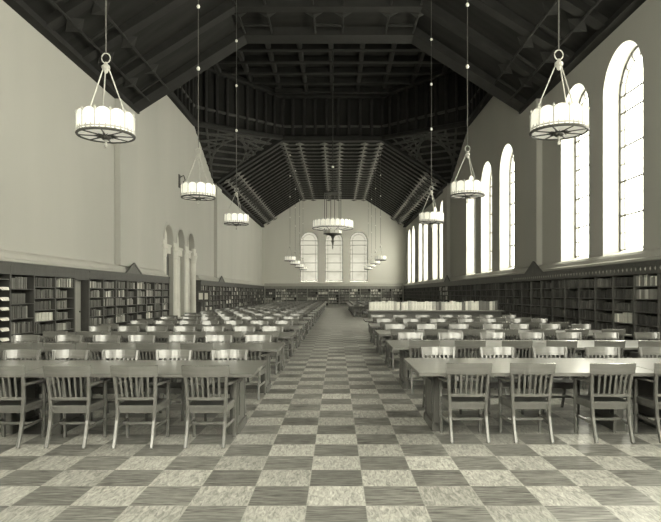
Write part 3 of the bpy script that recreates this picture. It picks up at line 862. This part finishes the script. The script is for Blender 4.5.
small.append(('rim', rim_mesh(R0, 12, 0, HP).mesh('rim', [M['brass'], M['pale']])))
mb = MB(); mb.lathe([(R0-.02, -.004), (R0-.02, .004)], 28); small.append(('base_glass', mb.mesh('base_glass', M['lampbase'])))
fin = MB(); fin.lathe([(0,-.20),(.02,-.19),(.03,-.16),(.012,-.13),(.018,-.10),(.03,-.07)], 8)
small.append(('base_spokes', disc_spokes(R0-.01, 0).mesh('base_spokes', M['brass']), [('finial', fin.mesh('finial', M['pale']))]))
HUB = 1.03
for i in range(3):
    a = 2*pi*i/3 - 1.31; mb = MB()
    mb.tube([(.05*cos(a), .05*sin(a), HUB-.02), (R0*.86*cos(a), R0*.86*sin(a), HP*.9)], .0095, 6); small.append(('rod', mb.mesh('rod', M['pale'])))
mb = MB(); mb.lathe([(0,-.10),(.025,-.08),(.04,-.04),(.065,-.01),(.06,.02),(.03,.05),(.015,.08)], 10, (0,0,HUB)); small.append(('hub', mb.mesh('hub', M['pale'])))
mb = MB(); mb.tube([(.065*cos(2*pi*i/16), 0, HUB+.14+.075*sin(2*pi*i/16)) for i in range(16)], .009, 5, closed=True); small.append(('hanging_ring', mb.mesh('hanging_ring', M['pale'])))
mb = MB(); mb.tube([(0,0,HUB+.21), (0,0,FLAT-.05-ZB)], .011, 5); cordm = mb.mesh('cord', M['brass'])
beads = []
for q in range(1, 5):
    b = MB(); z = HUB+.65+1.55*q
    b.lathe([(0,-.055),(.03,-.04),(.045,0),(.03,.04),(0,.055)], 8, (0,0,z)); beads.append(('bead', b.mesh('bead', M['bead'])))
small.append(('cord', cordm, beads))
CY = [8.9, 14.7, 20.3, 43.7, 49.3, 55.0, 60.6]
for X, hand in ((-3.46, 'left'), (3.28, 'right')):
    for i, y in enumerate(CY):
        pos = ('%s from the camera' % ordn(i+1)) if i < 3 else ('%s beyond the big ring lamp' % ordn(i-2))
        dz = .05 if (X > 0) else 0
        spawn(small, 'chandelier', 'lit drum chandelier of arched glass panels, %s row, %s' % (hand, pos), 'chandelier', (X if i else X+(.09 if X > 0 else -.035), y, ZB+dz), .13*i, 'drum chandeliers in two rows')
# big ring lamp of the crossing
R1, Z1 = 1.1, 5.12
big = []
for me in ring_panels(R1, 26, .42, 0, M['lamp'], None): big.append(('glass_panel', me))
big.append(('rim', rim_mesh(R1, 26, 0, .40, 52).mesh('rim', [M['brass'], M['pale']])))
for me in ring_panels(.5, 14, .2, -.28, M['pale'], None): big.append(('glass_panel', me))
mb = MB(); R2 = .5
mb.tube([(R2*cos(2*pi*i/28), R2*sin(2*pi*i/28), -.29) for i in range(28)], .022, 6, closed=True)
for i in range(10):
    a = 2*pi*i/10; mb.tube([(R1*cos(a), R1*sin(a), 0), (.75*cos(a), .75*sin(a), -.06), (R2*cos(a), R2*sin(a), -.10)], .015, 5)
big.append(('lower_ring', mb.mesh('lower_ring', M['brass'])))
mb = MB(); mb.lathe([(R1-.03,-.004),(R1-.03,.004)], 40); big.append(('base_glass', mb.mesh('base_glass', M['lampbase'])))
mb = MB(); mb.lathe([(0,-1.15),(.02,-1.1),(.04,-1.0),(.025,-.92),(.06,-.8),(.09,-.68),(.05,-.58),(.12,-.42),(.24,-.34),(.46,-.30)], 14); big.append(('boss', mb.mesh('boss', M['brass'])))
for i in range(6):
    a = 2*pi*i/6 + .3; mb = MB(); mb.tube([(R1*cos(a), R1*sin(a), .3), (.28*cos(a), .28*sin(a), 2.3)] if False else [(R1*.42*cos(a), R1*.42*sin(a), -.1), (R1*.42*cos(a), R1*.42*sin(a), 1.9)], .02, 5); big.append(('rod', mb.mesh('rod', M['brass'])))
mb = MB(); mb.lathe([(.1,1.9),(.47,1.9),(.47,1.95),(.15,2.0),(.05,2.2)], 14); big.append(('canopy_plate', mb.mesh('canopy_plate', M['iron'])))
mb = MB(); mb.tube([(0,0,2.35), (0,0,DZ-Z1-.35)], .03, 6)
b = MB(); b.lathe([(0,-.07),(.05,-.05),(.07,0),(.05,.05),(0,.07)], 8, (0,0,3.35)); 
big.append(('cord', mb.mesh('cord', M['iron']), [('bead', b.mesh('bead', M['bead']))]))
spawn(big, 'chandelier', 'big lit ring chandelier with a smaller lower ring hanging mid room', 'chandelier', (-.2, 31.9, Z1))

# ------------------------------------------------------------------ small things
# iron bracket high on the left wall over the arches
mb = MB(); mb.box(XL+.001, XL+.04, 31.0, 31.25, 7.2, 7.9); 
br = tag(link('wall_bracket', mb.mesh('wall_bracket', M['iron'])), 'small dark iron bracket high on the left wall above the arches', 'bracket')
mb = MB(); mb.tube([(XL+.04,31.12,7.75),(XL+.25,31.12,7.85),(XL+.33,31.12,7.6),(XL+.22,31.12,7.5)], .03, 6); mb.tube([(XL+.04,31.12,7.35),(XL+.2,31.12,7.4),(XL+.26,31.12,7.55)], .025, 6)
link('scroll', mb.mesh('scroll', M['iron']), br)
# display case with two white sheets at the start of the far left bookcases
dc = thing('notice_case', 'dark notice case with two white sheets at end of far left bookcases', 'notice board', (CFL+.37, 33.75, 0))
mb = MB(); mb.box(-.34, .34, -.06, .06, 1.12, 1.72); link('case_frame', mb.mesh('case_frame', M['case']), dc)
mb = MB(); mb.box(-.03, .03, -.05, .05, .04, 1.12); mb.box(-.2, .2, -.18, .18, 0, .04); link('stand', mb.mesh('stand', M['case']), dc)
for i, (xa, xb) in enumerate(((-.27, -.04), (.06, .25))):
    mb = MB(); mb.box(xa, xb, -.066, -.06, 1.25, 1.62); link('notice_sheet', mb.mesh('notice_sheet', M['paper']), dc)
# chair standing alone at the right end of the counter
tag(link('armchair', whole_me, None, (6.85, 22.9, 0), -pi/2), 'oak slat-back armchair standing alone at the right end of the counter', 'chair')
